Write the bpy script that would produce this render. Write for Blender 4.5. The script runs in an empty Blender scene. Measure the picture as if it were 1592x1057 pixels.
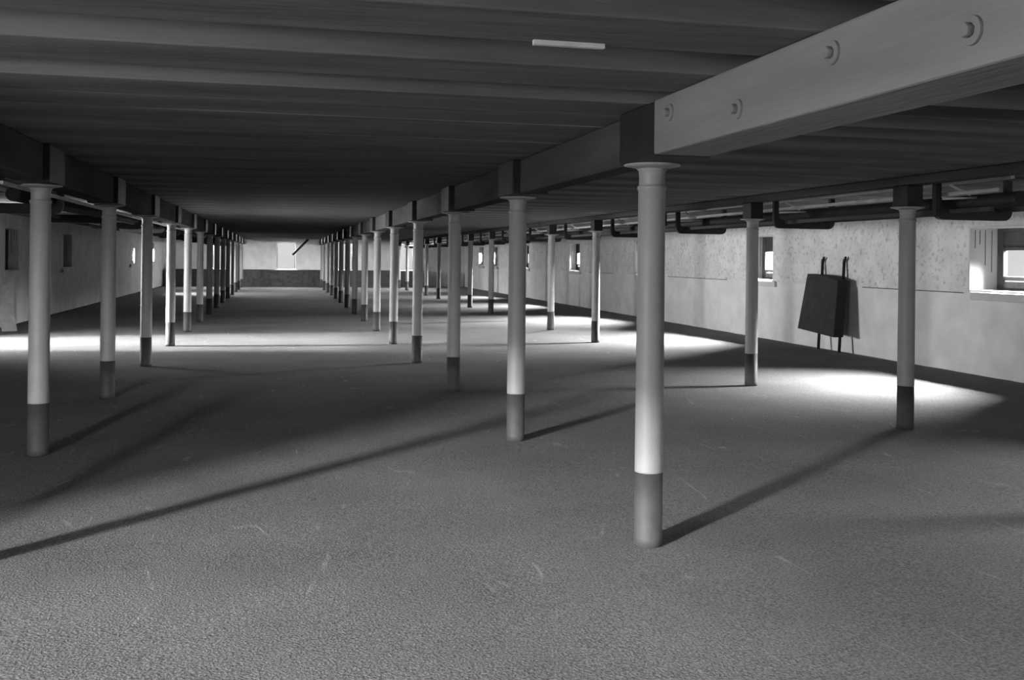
import bpy, bmesh, math, random
from mathutils import Vector, Matrix
random.seed(7)
C = bpy.context.scene.collection
sc = bpy.context.scene

# ------------------------------------------------------------------ camera
th, ro = 0.228, 0.0115
cam = bpy.data.objects.new('camera', bpy.data.cameras.new('camera')); C.objects.link(cam)
fw = Vector((math.sin(th), math.cos(th), 0)); r0 = Vector((math.cos(th), -math.sin(th), 0)); up0 = Vector((0, 0, 1))
rt = r0*math.cos(ro) + up0*math.sin(ro); up = -r0*math.sin(ro) + up0*math.cos(ro)
M = Matrix((rt, up, -fw)).transposed().to_4x4(); M.translation = (0, 0, 1.6)
cam.matrix_world = M
cam.data.sensor_width = 36; cam.data.lens = 1552.8/1592*36
cam.data.shift_y = -(528.5-400.77)/1592
cam.data.clip_end = 200
sc.camera = cam

# ------------------------------------------------------------------ world, exposure, lights
w = bpy.data.worlds.new('world'); sc.world = w; w.use_nodes = True
w.node_tree.nodes['Background'].inputs[0].default_value = (.62, .62, .62, 1)
w.node_tree.nodes['Background'].inputs[1].default_value = 1.35
vs = sc.view_settings; vs.view_transform = 'Standard'; vs.look = 'None'; vs.gamma = 1; vs.exposure = 0.0
sc.cycles.max_bounces = 8; sc.cycles.diffuse_bounces = 5; sc.cycles.transparent_max_bounces = 8
sc.cycles.sample_clamp_indirect = 4

def area(name, loc, target, sx, sy, power, spread=180):
    l = bpy.data.lights.new(name, 'AREA'); l.shape = 'RECTANGLE'; l.size = sx; l.size_y = sy
    l.energy = power; l.spread = math.radians(spread)
    o = bpy.data.objects.new(name, l); C.objects.link(o); o.location = loc
    o.rotation_euler = (Vector(target)-Vector(loc)).to_track_quat('-Z', 'Y').to_euler()
    return o

XL, XR, YB, YE = -5.75, 9.75, -5.0, 53.5          # inside faces of the four walls
TH = 0.6
SILL, HEAD = 1.19, 2.13
RW = [-1.4, 5.1, 12.05, 19.15, 26.1, 32.6, 39.6, 45.6, 48.8]      # window centres, right wall
LW = [23.9, 29.8, 36.2, 42.4, 48.8]                               # window centres, left wall
LDOOR = [(-3.7, 1.8, 0.0, 2.1), (17.75, 20.45, 0.0, 2.1)]          # open loading doors, left wall (y0,y1,z0,z1)
BW = [(-4.9, -3.2), (4.0, 5.2)]                                     # windows behind the camera
EW = [-2.95, 0.3, 3.3, 6.55]                                      # window centres, end wall
RWP = [1400, 4500, 4800, 12000, 17000, 6500, 4500, 4000, 1700]
for i, y in enumerate(RW):
    tgt = (8.3, y-1.2, 0) if i == 2 else (5.8, y-1.0, 0) if i == 3 else (6.2, y-3.6, 0) if i == 4 else (6.5, y-.8, 0) if i < 7 else (-1.0, YE, 1.3)
    area('sky_at_right_window', (11.35, y-.1 if i == 2 else y+.75 if i == 4 else y+.15 if i < 7 else y-.6, 2.4 if i == 2 else 2.28 if i in (3, 4) else 2.32 if i < 7 else 1.9), tgt, 1.7, .9, RWP[i], 85 if i == 2 else 150)
area('low_sun_at_near_door', (-16.0, -9.9, 4.05), (1.0, 4.5, .3), 1.15, 1.3, 1450, 45)
area('sky_at_near_door', (-7.3, -.4, 1.9), (0, 2.2, 0), 3.4, 1.2, 850, 160)
area('sky_at_back_window', (-5.25, -11.0, 2.4), (-1.6, 7, 0), .9, .8, 200, 50)
area('sky_at_back_window', (4.9, YB-1.6, 2.3), (1, 1, 0), 1.3, .9, 150, 150)
area('low_sun_at_far_door', (-15.0, 19.1, 4.1), (-1, 19.1, .4), 1.2, .9, 520, 24)
area('sky_at_far_door', (-7.6, 19.1, 1.35), (2, 19.1, 1.15), 2.4, 1.3, 1000, 150)
for i, y in enumerate(LW):
    if i >= 3: area('sky_at_left_window', (-7.1, y-(.6 if i == 4 else 0), 2.0), (6.0, YE, 1.2) if i == 4 else (-2.5, y, 0), 1.5, .9, 4000 if i == 3 else 1900, 150)
for x in EW:
    area('sky_at_end_window', (x, YE+1.4, 2.2), (x, YE-4, 0), 1.1, 1.2, 650, 150)

# ------------------------------------------------------------------ materials
def mat(name, base, rough=.8, var=.25, scale=6, bump=.0, bscale=40, detail=6, metal=0, stretch=(1,1,1), fn=None, spec=.3):
    m = bpy.data.materials.new(name); m.use_nodes = True
    nt = m.node_tree; n = nt.nodes; L = nt.links; b = n['Principled BSDF']
    b.inputs['Roughness'].default_value = rough; b.inputs['Metallic'].default_value = metal
    b.inputs['Specular IOR Level'].default_value = spec
    tc = n.new('ShaderNodeTexCoord'); mp = n.new('ShaderNodeMapping'); mp.inputs['Scale'].default_value = stretch
    L.new(tc.outputs['Object'], mp.inputs['Vector'])
    nz = n.new('ShaderNodeTexNoise'); nz.inputs['Scale'].default_value = scale; nz.inputs['Detail'].default_value = detail
    L.new(mp.outputs[0], nz.inputs['Vector'])
    cr = n.new('ShaderNodeValToRGB'); lo, hi = base*(1-var), base*(1+var)
    cr.color_ramp.elements[0].position = .32; cr.color_ramp.elements[1].position = .68
    cr.color_ramp.elements[0].color = (lo, lo, lo, 1); cr.color_ramp.elements[1].color = (hi, hi, hi, 1)
    L.new(nz.outputs['Fac'], cr.inputs[0]); L.new(cr.outputs[0], b.inputs['Base Color'])
    if bump:
        n2 = n.new('ShaderNodeTexNoise'); n2.inputs['Scale'].default_value = bscale; n2.inputs['Detail'].default_value = 5
        L.new(mp.outputs[0], n2.inputs['Vector'])
        bp = n.new('ShaderNodeBump'); bp.inputs['Strength'].default_value = bump; bp.inputs['Distance'].default_value = .02
        L.new(n2.outputs['Fac'], bp.inputs['Height']); L.new(bp.outputs[0], b.inputs['Normal'])
    if fn: fn(nt, b, mp, cr)
    return m

def grain_fn(nt, b, mp, cr):
    n = nt.nodes; L = nt.links
    g = n.new('ShaderNodeTexNoise'); g.inputs['Scale'].default_value = 75; g.inputs['Detail'].default_value = 3
    L.new(mp.outputs[0], g.inputs['Vector'])
    r = n.new('ShaderNodeMapRange'); r.inputs[1].default_value = .3; r.inputs[2].default_value = .7
    r.inputs[3].default_value = .55; r.inputs[4].default_value = 1.45; L.new(g.outputs['Fac'], r.inputs[0])
    # pale curved rake trails
    wv = n.new('ShaderNodeTexNoise'); wv.inputs['Scale'].default_value = 1.3; wv.inputs['Detail'].default_value = 1.5
    m2 = n.new('ShaderNodeMapping'); m2.inputs['Scale'].default_value = (1.5, .38, 1); m2.inputs['Rotation'].default_value = (0, 0, .15)
    L.new(mp.outputs[0], m2.inputs['Vector']); L.new(m2.outputs[0], wv.inputs['Vector'])
    sub = n.new('ShaderNodeMath'); sub.operation = 'SUBTRACT'; sub.inputs[1].default_value = .5; L.new(wv.outputs['Fac'], sub.inputs[0])
    ab = n.new('ShaderNodeMath'); ab.operation = 'ABSOLUTE'; L.new(sub.outputs[0], ab.inputs[0])
    ln = n.new('ShaderNodeMapRange'); ln.inputs[1].default_value = 0; ln.inputs[2].default_value = .010
    ln.inputs[3].default_value = .75; ln.inputs[4].default_value = 0; L.new(ab.outputs[0], ln.inputs[0])
    mk = n.new('ShaderNodeTexNoise'); mk.inputs['Scale'].default_value = 2.6; mk.inputs['Detail'].default_value = 3
    L.new(mp.outputs[0], mk.inputs['Vector'])
    mr = n.new('ShaderNodeMapRange'); mr.inputs[1].default_value = .55; mr.inputs[2].default_value = .68; L.new(mk.outputs['Fac'], mr.inputs[0])
    ml = n.new('ShaderNodeMath'); ml.operation = 'MULTIPLY'; L.new(ln.outputs[0], ml.inputs[0]); L.new(mr.outputs[0], ml.inputs[1])
    ad = n.new('ShaderNodeMath'); ad.operation = 'ADD'; L.new(ml.outputs[0], ad.inputs[0]); L.new(r.outputs[0], ad.inputs[1])
    mx = n.new('ShaderNodeVectorMath'); mx.operation = 'SCALE'; L.new(cr.outputs[0], mx.inputs[0]); L.new(ad.outputs[0], mx.inputs['Scale'])
    L.new(mx.outputs[0], b.inputs['Base Color'])

def rough_wall_fn(nt, b, mp, cr):
    # uneven rubble under the whitewash above the ledge, with darker chips
    n = nt.nodes; L = nt.links
    v = n.new('ShaderNodeTexNoise'); v.inputs['Scale'].default_value = 13; v.inputs['Detail'].default_value = 7; v.inputs['Roughness'].default_value = .65
    L.new(mp.outputs[0], v.inputs['Vector'])
    r = n.new('ShaderNodeMapRange'); r.inputs[1].default_value = .33; r.inputs[2].default_value = .47
    r.inputs[3].default_value = .6; r.inputs[4].default_value = 1; L.new(v.outputs['Fac'], r.inputs[0])
    mx = n.new('ShaderNodeVectorMath'); mx.operation = 'SCALE'; L.new(cr.outputs[0], mx.inputs[0]); L.new(r.outputs[0], mx.inputs['Scale'])
    L.new(mx.outputs[0], b.inputs['Base Color'])

M_grain = mat('barley', .15, .95, .12, .8, .3, 90, fn=grain_fn, spec=.1)
M_floor = mat('floor_tile', .4, .8, .1, 3)
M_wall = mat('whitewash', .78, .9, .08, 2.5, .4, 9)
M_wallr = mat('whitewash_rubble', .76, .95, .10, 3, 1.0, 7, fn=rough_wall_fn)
M_lwall = mat('shaded_whitewash', .5, .9, .12, 2.5, .4, 9)  # darker whitewash copy: dimness of the left wall put into its colour
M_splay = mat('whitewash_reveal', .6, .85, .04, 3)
M_dado = mat('dark_cistern', .06, .7, .35, 5, .2, 12)
M_wood = mat('weathered_timber', .075, .8, .3, 3, .35, 30, stretch=(1, .15, 1), spec=0)
M_litwood = mat('lit_timber', .20, .8, .25, 3, .35, 30, stretch=(1, .15, 1))  # paler copy of the beam timber: brightness of the near beam put into colour
M_joist = mat('joist_timber', .165, .8, .3, 3, .35, 30, stretch=(.15, 1, 1), spec=0)
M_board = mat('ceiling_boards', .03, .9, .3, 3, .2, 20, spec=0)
M_paint = mat('pale_column_paint', .28, .5, .07, 5, .12, 25, spec=.4)
M_base = mat('dark_column_paint', .045, .7, .2, 8, .1, 30, spec=.5)
M_iron = mat('dark_iron', .018, .6, .3, 8, .1, 40)
M_palew = mat('pale_timber', .55, .7, .15, 6)
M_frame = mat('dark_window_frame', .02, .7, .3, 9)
M_grey = mat('grey_boards', .15, .8, .2, 9)
M_barrow = mat('tarred_board', .022, .75, .3, 6, .2, 25)

g = bpy.data.materials.new('window_glass'); g.use_nodes = True
nt = g.node_tree; nt.nodes.remove(nt.nodes['Principled BSDF'])
tr = nt.nodes.new('ShaderNodeBsdfTransparent'); tr.inputs[0].default_value = (.93, .93, .93, 1)
gl = nt.nodes.new('ShaderNodeBsdfGlossy'); gl.inputs['Roughness'].default_value = .05
mx = nt.nodes.new('ShaderNodeMixShader'); mx.inputs[0].default_value = .06
nt.links.new(tr.outputs[0], mx.inputs[1]); nt.links.new(gl.outputs[0], mx.inputs[2])
nt.links.new(mx.outputs[0], nt.nodes['Material Output'].inputs[0]); M_glass = g

# ------------------------------------------------------------------ helpers
def box(bm, x0, x1, y0, y1, z0, z1, mi=0):
    vs_ = [bm.verts.new(p) for p in ((x0,y0,z0),(x1,y0,z0),(x1,y1,z0),(x0,y1,z0),(x0,y0,z1),(x1,y0,z1),(x1,y1,z1),(x0,y1,z1))]
    for f in ((3,2,1,0),(4,5,6,7),(0,1,5,4),(1,2,6,5),(2,3,7,6),(3,0,4,7)):
        fc = bm.faces.new([vs_[i] for i in f]); fc.material_index = mi
    return vs_
def tube(bm, p, q, r, seg=12, r2=None):
    p, q = Vector(p), Vector(q); d = (q-p).normalized()
    a = d.orthogonal().normalized(); b = d.cross(a); r2 = r if r2 is None else r2
    A = [bm.verts.new(p+(a*math.cos(2*math.pi*i/seg)+b*math.sin(2*math.pi*i/seg))*r) for i in range(seg)]
    B = [bm.verts.new(q+(a*math.cos(2*math.pi*i/seg)+b*math.sin(2*math.pi*i/seg))*r2) for i in range(seg)]
    for i in range(seg): bm.faces.new((A[i], A[(i+1)%seg], B[(i+1)%seg], B[i])).smooth = True
    bm.faces.new(A[::-1]); bm.faces.new(B)
def lathe(bm, prof, seg=32):
    rings = [[bm.verts.new((r*math.cos(2*math.pi*i/seg), r*math.sin(2*math.pi*i/seg), z)) for i in range(seg)] for r, z in prof]
    for A, B in zip(rings, rings[1:]):
        for i in range(seg): bm.faces.new((A[i], A[(i+1)%seg], B[(i+1)%seg], B[i])).smooth = True
    bm.faces.new(rings[0][::-1]); bm.faces.new(rings[-1])
def obj(name, bm, mats, parent=None, bevel=0, autos=True):
    bmesh.ops.recalc_face_normals(bm, faces=bm.faces)
    me = bpy.data.meshes.new(name); bm.to_mesh(me); bm.free()
    for m in (mats if isinstance(mats, (list, tuple)) else [mats]): me.materials.append(m)
    o = bpy.data.objects.new(name, me); C.objects.link(o)
    if parent: o.parent = parent
    if bevel:
        md = o.modifiers.new('bevel', 'BEVEL'); md.width = bevel; md.segments = 2; md.limit_method = 'ANGLE'
    return o
def B(*boxes):
    bm = bmesh.new()
    for b in boxes: box(bm, *b)
    return bm
def struct(name, bm, m, **k):
    o = obj(name, bm, m, **k); o['kind'] = 'structure'; return o
def tag(o, label, cat, group=None, kind=None):
    o['label'] = label; o['category'] = cat
    if group: o['group'] = group
    if kind: o['kind'] = kind
    return o
def thing(name, label, cat, loc=(0,0,0), group=None, rz=0):
    o = bpy.data.objects.new(name, None); o.empty_display_size = .2; C.objects.link(o); o.location = loc; o.rotation_euler[2] = rz
    o['kind'] = 'thing'
    return tag(o, label, cat, group)
def dup(root, loc, label, group=None):
    r = root.copy(); C.objects.link(r); r.location = loc; r['label'] = label
    if group: r['group'] = group
    for ch in list(root.children):
        c = ch.copy(); C.objects.link(c); c.parent = r
        for gch in ch.children:
            d = gch.copy(); C.objects.link(d); d.parent = c
    return r
ORD = ['nearest','second','third','fourth','fifth','sixth','seventh','eighth','ninth','tenth','eleventh','twelfth','thirteenth','fourteenth','fifteenth','sixteenth']

# ------------------------------------------------------------------ room shell
struct('floor', B((XL-TH, XR+TH, YB-TH, YE+TH, -.35, -.04)), M_floor)
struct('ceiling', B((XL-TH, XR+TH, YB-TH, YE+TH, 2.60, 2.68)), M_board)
def side_wall(name, x0, x1, holes, proj, mats):
    """wall along Y with openings (y0,y1,z0,z1); upper part above the ledge is rough"""
    bm = bmesh.new(); LEDGE = 1.165
    edges = sorted(holes); y = YB-TH
    def col(ya, yb, za, zb):
        if zb <= LEDGE: box(bm, x0, x1, ya, yb, za, zb, 0)
        elif za >= LEDGE: box(bm, x0-proj[0], x1+proj[1], ya, yb, za, zb, 1)
        else: col(ya, yb, za, LEDGE); col(ya, yb, LEDGE, zb)
    for (ya, yb, za, zb) in edges:
        col(y, ya, -.2, 2.60)
        if za > 0: col(ya, yb, -.2, za)
        col(ya, yb, zb, 2.60); y = yb
    col(y, YE+TH, -.2, 2.60)
    return struct(name, bm, mats)
WHW = .6
side_wall('wall_right', XR+.015, XR+TH, [(y-WHW, y+WHW, SILL, HEAD) for y in RW], (.015, 0), [M_wall, M_wallr])
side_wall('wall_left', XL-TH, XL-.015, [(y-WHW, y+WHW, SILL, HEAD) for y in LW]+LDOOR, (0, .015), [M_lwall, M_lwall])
bm = bmesh.new(); x = XL
for xc in EW:
    box(bm, x, xc-.5, YE, YE+TH, -.2, 2.6); box(bm, xc-.5, xc+.5, YE, YE+TH, -.2, .87); box(bm, xc-.5, xc+.5, YE, YE+TH, 2.3, 2.6); x = xc+.5
box(bm, x, XR, YE, YE+TH, -.2, 2.6)
struct('wall_far', bm, M_wall)
bm = bmesh.new(); x = XL
for xa, xb in BW:
    box(bm, x, xa, YB-TH, YB, -.2, 2.6); box(bm, xa, xb, YB-TH, YB, -.2, 1.0); box(bm, xa, xb, YB-TH, YB, 2.15, 2.6); x = xb
box(bm, x, XR, YB-TH, YB, -.2, 2.6)
struct('wall_back', bm, M_wall)

struct('ledge_shadow_strip', B((XR-.006, XR+.001, 12.75, 15.35, 1.158, 1.17), (XR-.006, XR+.001, 20.7, 24.2, 1.158, 1.17), (XR-.006, XR+.001, 28.5, 31.0, 1.158, 1.17)), M_frame)  # dark strips standing in for the thin shadow gap along the wall ledge
# grain spread over the floor
bm = bmesh.new(); nx, ny = 62, 230
grid = [[bm.verts.new((XL+.001+(XR-XL-.002)*i/nx, YB+.01+(YE-YB-.02)*j/ny, random.uniform(-.006, 0))) for i in range(nx+1)] for j in range(ny+1)]
for j in range(ny):
    for i in range(nx): bm.faces.new((grid[j][i], grid[j][i+1], grid[j+1][i+1], grid[j+1][i])).smooth = True
for j in range(ny+1):
    pass
o = obj('spread_barley', bm, M_grain)
md = o.modifiers.new('depth', 'SOLIDIFY'); md.thickness = .035; md.offset = -1 if o.data.polygons[0].normal.z > 0 else 1
tag(o, 'even grey layer of barley grain spread over the whole malting floor', 'grain', kind='stuff')

# ------------------------------------------------------------------ windows
def window(n, wall, c, shuttered=False, DP=TH):
    """local frame: u along the wall, d from inner face outward"""
    e = bpy.data.objects.new('window_%d' % n, None); C.objects.link(e); e['kind'] = 'structure'
    def bx(bm, u0, u1, d0, d1, z0, z1):
        if wall == 'R': box(bm, XR+d0, XR+d1, c+u0, c+u1, z0, z1)
        elif wall == 'L': box(bm, XL-d1, XL-d0, c+u0, c+u1, z0, z1)
        else: box(bm, c+u0, c+u1, YE+d0, YE+d1, z0, z1)
    H = .5 if wall == 'E' else WHW; s, h = (.87, 2.3) if wall == 'E' else (SILL, HEAD)
    bm = bmesh.new()   # plastered lining of the opening
    bx(bm, -H-.002, -H+.03, .0, TH, s, h); bx(bm, H-.03, H+.002, .0, TH, s, h); bx(bm, -H+.03, H-.03, 0, TH, h-.025, h+.002)
    bx(bm, -H+.03, H-.03, 0, TH, s-.002, s+.02)
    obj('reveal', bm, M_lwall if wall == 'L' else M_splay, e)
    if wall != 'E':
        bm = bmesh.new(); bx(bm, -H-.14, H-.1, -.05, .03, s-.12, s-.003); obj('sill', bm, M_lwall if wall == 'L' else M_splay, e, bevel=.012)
        bm = bmesh.new()   # joints between the boards of the far cheek
        for k, l in ((.08,.25),(.16,.2),(.25,.5),(.36,.6)): bx(bm, H-.036, H-.031, k*DP/.6, k*DP/.6+.008, h-.06-l, h-.05)
        obj('board_joint', bm, M_frame, e)
    a, b_ = -H+.03, H-.03; z0, z1 = s+.02, h-.025; d0, d1 = DP-.14, DP-.07
    bm = bmesh.new()
    if wall == 'E':
        bx(bm, a, a+.035, d0, d1, z0, z1); bx(bm, b_-.035, b_, d0, d1, z0, z1)
        bx(bm, a+.035, b_-.035, d0, d1, z1-.03, z1); bx(bm, a+.035, b_-.035, d0, d1, z0, z0+.03)
    else:
        bx(bm, a, a+.07, d0, d1, z0, z1); bx(bm, b_-.13, b_, d0, d1, z0, z1)
        bx(bm, a+.07, b_-.13, d0, d1, z1-.05, z1); bx(bm, a+.07, b_-.13, d0, d1, z0, z0+.04)
        bx(bm, a+.07, b_-.13, d0, d1, z0+.58, z0+.62)
    obj('window_frame', bm, M_frame, e)
    if wall != 'E':
        bm = bmesh.new(); bx(bm, a+.07, b_-.13, d0+.015, d1-.015, z0+.62, z1-.05); obj('vent_panel', bm, M_frame, e)
        bm = bmesh.new(); bx(bm, a+.07, b_-.13, d0+.01, d1-.02, z0+.04, z0+.13); bx(bm, a+.07, b_-.13, d0+.01, d1-.02, z0+.145, z0+.2)
        obj('lower_board', bm, M_grey, e)
        bm = bmesh.new(); bx(bm, a+.07, b_-.13, d0+.02, d0+.026, z0+.2, z0+.58)
        obj('pane', bm, M_glass if not shuttered else M_frame, e) if not shuttered else obj('shutter', bm, M_frame, e)
    else:
        bm = bmesh.new(); bx(bm, a+.035, b_-.035, d0+.02, d0+.026, z0+.03, z1-.03); obj('pane', bm, M_glass, e)
    return e
n = 1
for i, y in enumerate(RW): window(n, 'R', y, DP=.6 if i < 3 else .5 if i == 3 else .36); n += 1
for i, y in enumerate(LW): window(n, 'L', y, shuttered=(i < 2), DP=.36); n += 1
for x in EW: window(n, 'E', x); n += 1
for i, (ya, yb, za, zb) in enumerate(LDOOR):
    e = bpy.data.objects.new('door_%d' % (i+1), None); C.objects.link(e); e['kind'] = 'structure'
    obj('door_frame', B((XL-.3, XL-.18, ya, ya+.08, 0, zb), (XL-.3, XL-.18, yb-.08, yb, 0, zb), (XL-.3, XL-.18, ya+.08, yb-.08, zb-.08, zb)), M_frame, e)

# low dark cistern wall along the far wall, set a little in front of it
o = obj('steeping_cistern', B((-5.2, 7.35, YE-.9, YE-.012, 0, .80), (-5.25, 7.4, YE-.93, YE-.012, .80, .85)), M_dado)
tag(o, 'long low dark steeping cistern running along the foot of the far end wall', 'cistern')
o = obj('grain_chute', (lambda bm: (tube(bm, (.62, YE-.6, 1.62), (1.42, YE-.6, 2.45), .06, 12), tube(bm, (1.42, YE-.6, 2.45), (1.42, YE-.6, 2.62), .06, 12), bm)[-1])(bmesh.new()), M_iron)
tag(o, 'thin dark pipe slanting down from the ceiling before the far end wall', 'pipe')

# ------------------------------------------------------------------ columns
HC = 2.12
def make_column():
    t = thing('iron_column', '', 'column', (0, 0, 0))
    bm = bmesh.new()
    lathe(bm, [(.079,.41),(.079,.42),(.0785,.8),(.077,1.4),(.0755,1.985),(.081,1.99),(.082,2.003),(.080,2.01),(.073,2.013),(.0725,2.02),(.0725,2.07),(.076,2.095),(.088,2.108)])
    obj('shaft', bm, M_paint, t)
    bm = bmesh.new(); lathe(bm, [(.080,.0015),(.080,.055),(.079,.062),(.0785,.41)]); b = obj('painted_foot', bm, M_base, t)
    b['label'] = 'dark painted lower length of the column'
    bm = bmesh.new(); lathe(bm, [(.082,2.106),(.120,2.117),(.158,2.124),(.158,2.131),(.155,2.133)]); obj('capital_plate', bm, M_paint, t)
    bm = bmesh.new(); box(bm, -.155, .155, -.44, .12, 2.134, 2.419); s = obj('beam_shoe', bm, M_iron, t, bevel=.008)
    s['label'] = 'black iron shoe clasping the beam ends'
    return t
XRR, XLL, XOO, Y0, S = 2.03, -1.85, 5.9, 5.29, 3.2485
rows = [('middle', 'middle row', XRR, -1), ('left', 'left row', XLL, 0), ('right', 'right row', XOO, 0)]
NC = 15
proto = None; right_proto = None
for key, rn, X, k0 in rows:
    for k in range(k0, NC):
        i = k-k0
        extra = ''
        if key == 'middle' and k == -1: lab = 'pale iron column beyond the right edge under the end of the bolted beam'
        elif key == 'left' and k == 0: lab = 'pale iron column beyond the left edge, first of the left row'
        elif key == 'middle' and k == 0: lab = 'tall pale iron column in the foreground under the bolted beam, nearest and largest of all'
        elif key == 'right' and k == 0: lab = 'pale iron column outside the right edge, first of the row by the windows'
        elif key == 'right':
            lab = 'iron column with dark foot, %s in view of the right row by the windows' % ORD[k-1]
        else: lab = 'iron column with dark foot, %s in view of the %s' % (ORD[k] if key == 'middle' else ORD[k-1], rn)
        loc = (X, Y0+S*k, 0)
        grp = 'columns in the %s' % rn
        if proto is None: proto = make_column(); proto.location = loc; proto['label'] = lab; proto['group'] = grp
        elif key == 'right':
            if right_proto is None:
                right_proto = dup(proto, loc, lab, grp); sh = [c for c in right_proto.children if c.name.startswith('beam_shoe')][0]
                bm = bmesh.new(); box(bm, -.085, .085, -.12, .12, 2.134, 2.339); bpy.data.objects.remove(sh)
                sh = obj('beam_shoe', bm, M_iron, right_proto, bevel=.008); sh['label'] = 'tall black packing block under the plate'
            else: dup(right_proto, loc, lab, grp)
        else: dup(proto, loc, lab, grp)

# ------------------------------------------------------------------ beams along the hall
def beam(name, X, hw, y0, y1, lab, grp, bolts=(), zb=2.14):
    bm = bmesh.new(); box(bm, X-hw, X+hw, y0, y1, zb, 2.42)
    bmesh.ops.subdivide_edges(bm, edges=[e for e in bm.edges if abs(e.verts[0].co.y-e.verts[1].co.y) > 1], cuts=10)
    t = thing('floor_beam', lab, 'beam', (X, y0, 2.14), grp)
    b = obj('timber', bm, M_litwood if bolts else M_wood, None, bevel=.012); b.parent = t; b.matrix_parent_inverse = Matrix.Translation((-X, -y0, -2.14))
    for (y, z) in bolts:
        bm = bmesh.new(); tube(bm, (X-hw-.012, y, z), (X-hw+.01, y, z), .042, 20); tube(bm, (X-hw-.035, y, z), (X-hw-.008, y, z), .022, 6)
        q = obj('bolt', bm, M_litwood, None, bevel=.003); q.parent = t; q.matrix_parent_inverse = Matrix.Translation((-X, -y0, -2.14))
    return t
bb = [(4.62, 2.325), (3.87, 2.235), (3.13, 2.325), (2.41, 2.245)]
for key, rn, X, k0 in rows:
    for k in range(-1, NC):
        y0 = Y0+S*k+.123
        if key == 'right': y0 -= .12
        y1 = Y0+S*(k+1)-(.443 if key != 'right' else .005)
        if k == NC-1: y1 = YE-.012
        if k < 0 and key != 'middle': continue
        if key == 'middle' and k == -1:
            beam('b', 2.02, .155, y0, y1, 'thick bolted timber beam at top right running to the foreground column', 'beams', bb)
        else:
            beam('b', X, .09 if key == 'middle' else .11, y0, y1,
                 'dark timber beam, %s span from the camera over the %s of columns' % (ORD[k+1], rn), 'beams over the columns', zb=2.341 if key == 'right' else 2.14)

# ------------------------------------------------------------------ joists across the hall
spans = [(2.34, 2.80), (3.23, 3.69), (4.12, 4.60), (4.99, 5.455), (5.46, 5.93)]
y = 5.97
while y < 52.4: spans.append((y, y+.90)); y += .93
labs = ['broad grey joist at the very top of the picture', 'broad ceiling joist with a pale batten fixed along its back edge',
        'broad ceiling joist in front of the brightest long strip of the ceiling', 'ceiling joist whose lit front face is the long bright strip across the ceiling',
        'dark ceiling joist just in front of the thin light line']
jm = None
for i, (ya, yb) in enumerate(spans):
    if i < 6:
        bm = bmesh.new(); box(bm, XL+.001, XR-.001, 0, yb-ya, 2.422, 2.598)
        jo = obj('ceiling_joist', bm, M_joist, None, bevel=.008); jm = jo
    else: jo = jm.copy(); C.objects.link(jo)
    jo.location = (0, ya, 0); jo['kind'] = 'thing'
    tag(jo, labs[i] if i < 5 else ('dark flat ceiling joist, %s beyond the thin light line' % (['first']+ORD[1:])[i-5] if i < 11 else 'dark ceiling joist in the unlit far part of the hall'), 'joist', 'ceiling joists')
o = obj('pale_batten', B((.92, 1.2, 3.64, 3.665, 2.404, 2.4225)), M_palew)
tag(o, 'short pale batten fixed under the ceiling joist', 'batten')

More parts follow.
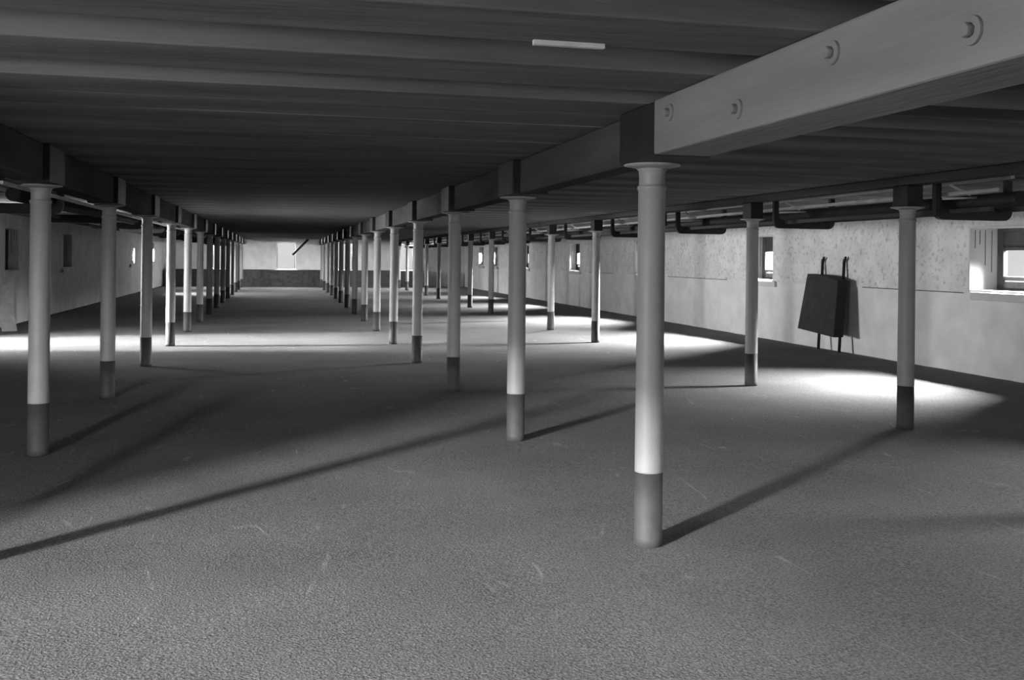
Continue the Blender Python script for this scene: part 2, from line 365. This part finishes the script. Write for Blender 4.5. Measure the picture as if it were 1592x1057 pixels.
# ------------------------------------------------------------------ overhead conveyors beside the outer rows
def conveyor(X, lab, k1, grp=None):
    t = thing('overhead_conveyor', lab, 'conveyor', (X, 0, 0), grp)
    yA, yB = Y0+S*(k1)-.6, YE-1.2
    obj('top_rail', B((-.06, -.02, yA, yB, 2.385, 2.418)), M_palew, t)['label'] = 'pale timber rail along the conveyor'
    obj('lower_rail', B((-.28, -.24, yA, yB, 2.08, 2.12), (.26, .30, yA, yB, 2.10, 2.14)), M_wood, t)
    bm = bmesh.new(); tube(bm, (.06, yA, 2.2), (.06, yB, 2.2), .075, 14); obj('screw_tube', bm, M_iron, t)
    bm = bmesh.new(); tube(bm, (-.2, yA, 2.28), (-.2, yB, 2.28), .018, 8); obj('drive_rod', bm, M_palew, t)
    me = None; mr = None
    for k in range(k1, NC):
        yy = Y0+S*k
        if me is None:
            bm = bmesh.new()   # U-shaped hanger plate with rounded lower corners
            def prof(w, zb, R):
                p = [(-w, 2.418)]
                for a in range(7): t_ = math.pi+a*math.pi/12; p.append((-w+R+R*math.cos(t_), zb+R+R*math.sin(t_)))
                for a in range(7): t_ = 1.5*math.pi+a*math.pi/12; p.append((w-R+R*math.cos(t_), zb+R+R*math.sin(t_)))
                return p+[(w, 2.418)]
            po, pi_ = prof(.43, 2.02, .09), prof(.37, 2.13, .05)
            rg = [[bm.verts.new((x, yy_, z)) for x, z in p] for p, yy_ in ((po, -.03), (pi_, -.03), (pi_, .03), (po, .03))]
            for r1, r2 in zip(rg, rg[1:]+rg[:1]):
                for i in range(len(po)-1): bm.faces.new((r1[i], r1[i+1], r2[i+1], r2[i]))
            for q_ in (0, -1): bm.faces.new([r[q_] for r in rg])
            h = obj('hanger_plate', bm, M_iron, t); me = h
            bm = bmesh.new(); tube(bm, (-.30, -.05, 2.36), (-.12, -.12, 2.26), .014, 8); tube(bm, (-.38, -.06, 2.22), (.0, -.06, 2.24), .012, 8); tube(bm, (.15, -.06, 2.25), (.3, -.06, 2.26), .012, 8)
            b2 = obj('brace', bm, M_palew, t); mr = b2
        else:
            h = me.copy(); C.objects.link(h); h.parent = t
            b2 = mr.copy(); C.objects.link(b2); b2.parent = t
        h.location = (0, yy, 0); b2.location = (0, yy, 0)
    return t
conveyor(6.62, 'dark overhead conveyor with rounded hangers beside the columns near the right-hand windows', 1)
t = conveyor(-2.75, 'dark overhead conveyor running beside the left row of columns', 2)
obj('edge_rail', B((.66, .70, Y0+S-.3, 24, 2.115, 2.14)), M_palew, t)['label'] = 'thin pale rail just under the beam'

# ------------------------------------------------------------------ barrow leaning on the right wall
t = thing('hand_barrow', 'black boxed hand barrow with four handles standing upright against the right wall', 'barrow', (9.52, 16.08, 0))
def lean(u, z, off=0):     # u along wall, z height; leans back towards the wall
    return (z*.115+off, u, z)
for (ub, ut) in ((.30, .50), (-.39, -.22)):
    bm = bmesh.new(); tube(bm, lean(ub, .012), lean(ut, 1.64), .026, 10)
    tube(bm, lean(ut, 1.60), (lean(ut, 1.64)[0]-.01, ut-.06, 1.68), .03, 10, .02); obj('handle_pole', bm, M_barrow, t)
bm = bmesh.new()
q = [(.66, .33), (-.60, .30), (-.62, .36), (-.40, 1.26), (-.12, 1.36), (.62, 1.37)]
q = [(.70, .36), (-.55, .29), (-.48, 1.27), (-.05, 1.35), (.57, 1.37)]
A = [bm.verts.new(lean(u, z, -.05)) for u, z in q]; A2 = [bm.verts.new(lean(u, z, -.24)) for u, z in q]
bm.faces.new(A); bm.faces.new(A2[::-1])
for i in range(len(q)): bm.faces.new((A[i], A[(i+1)%len(q)], A2[(i+1)%len(q)], A2[i]))
obj('box', bm, M_barrow, t, bevel=.01)


# pale plank propped on the left wall, just inside the left edge of the view
bm = bmesh.new(); box(bm, -.14, .14, -.014, .014, 0, 1.25)
o = obj('leaning_plank', bm, M_palew, bevel=.004)
d = (Vector((-5.735, 22.75, 1.17))-Vector((-5.26, 21.75, .006))).normalized()
o.matrix_world = Matrix.Translation((-5.26, 21.75, .01)) @ d.to_track_quat('Z', 'Y').to_matrix().to_4x4()
tag(o, 'pale plank leaning on the left wall at the very left edge', 'plank')
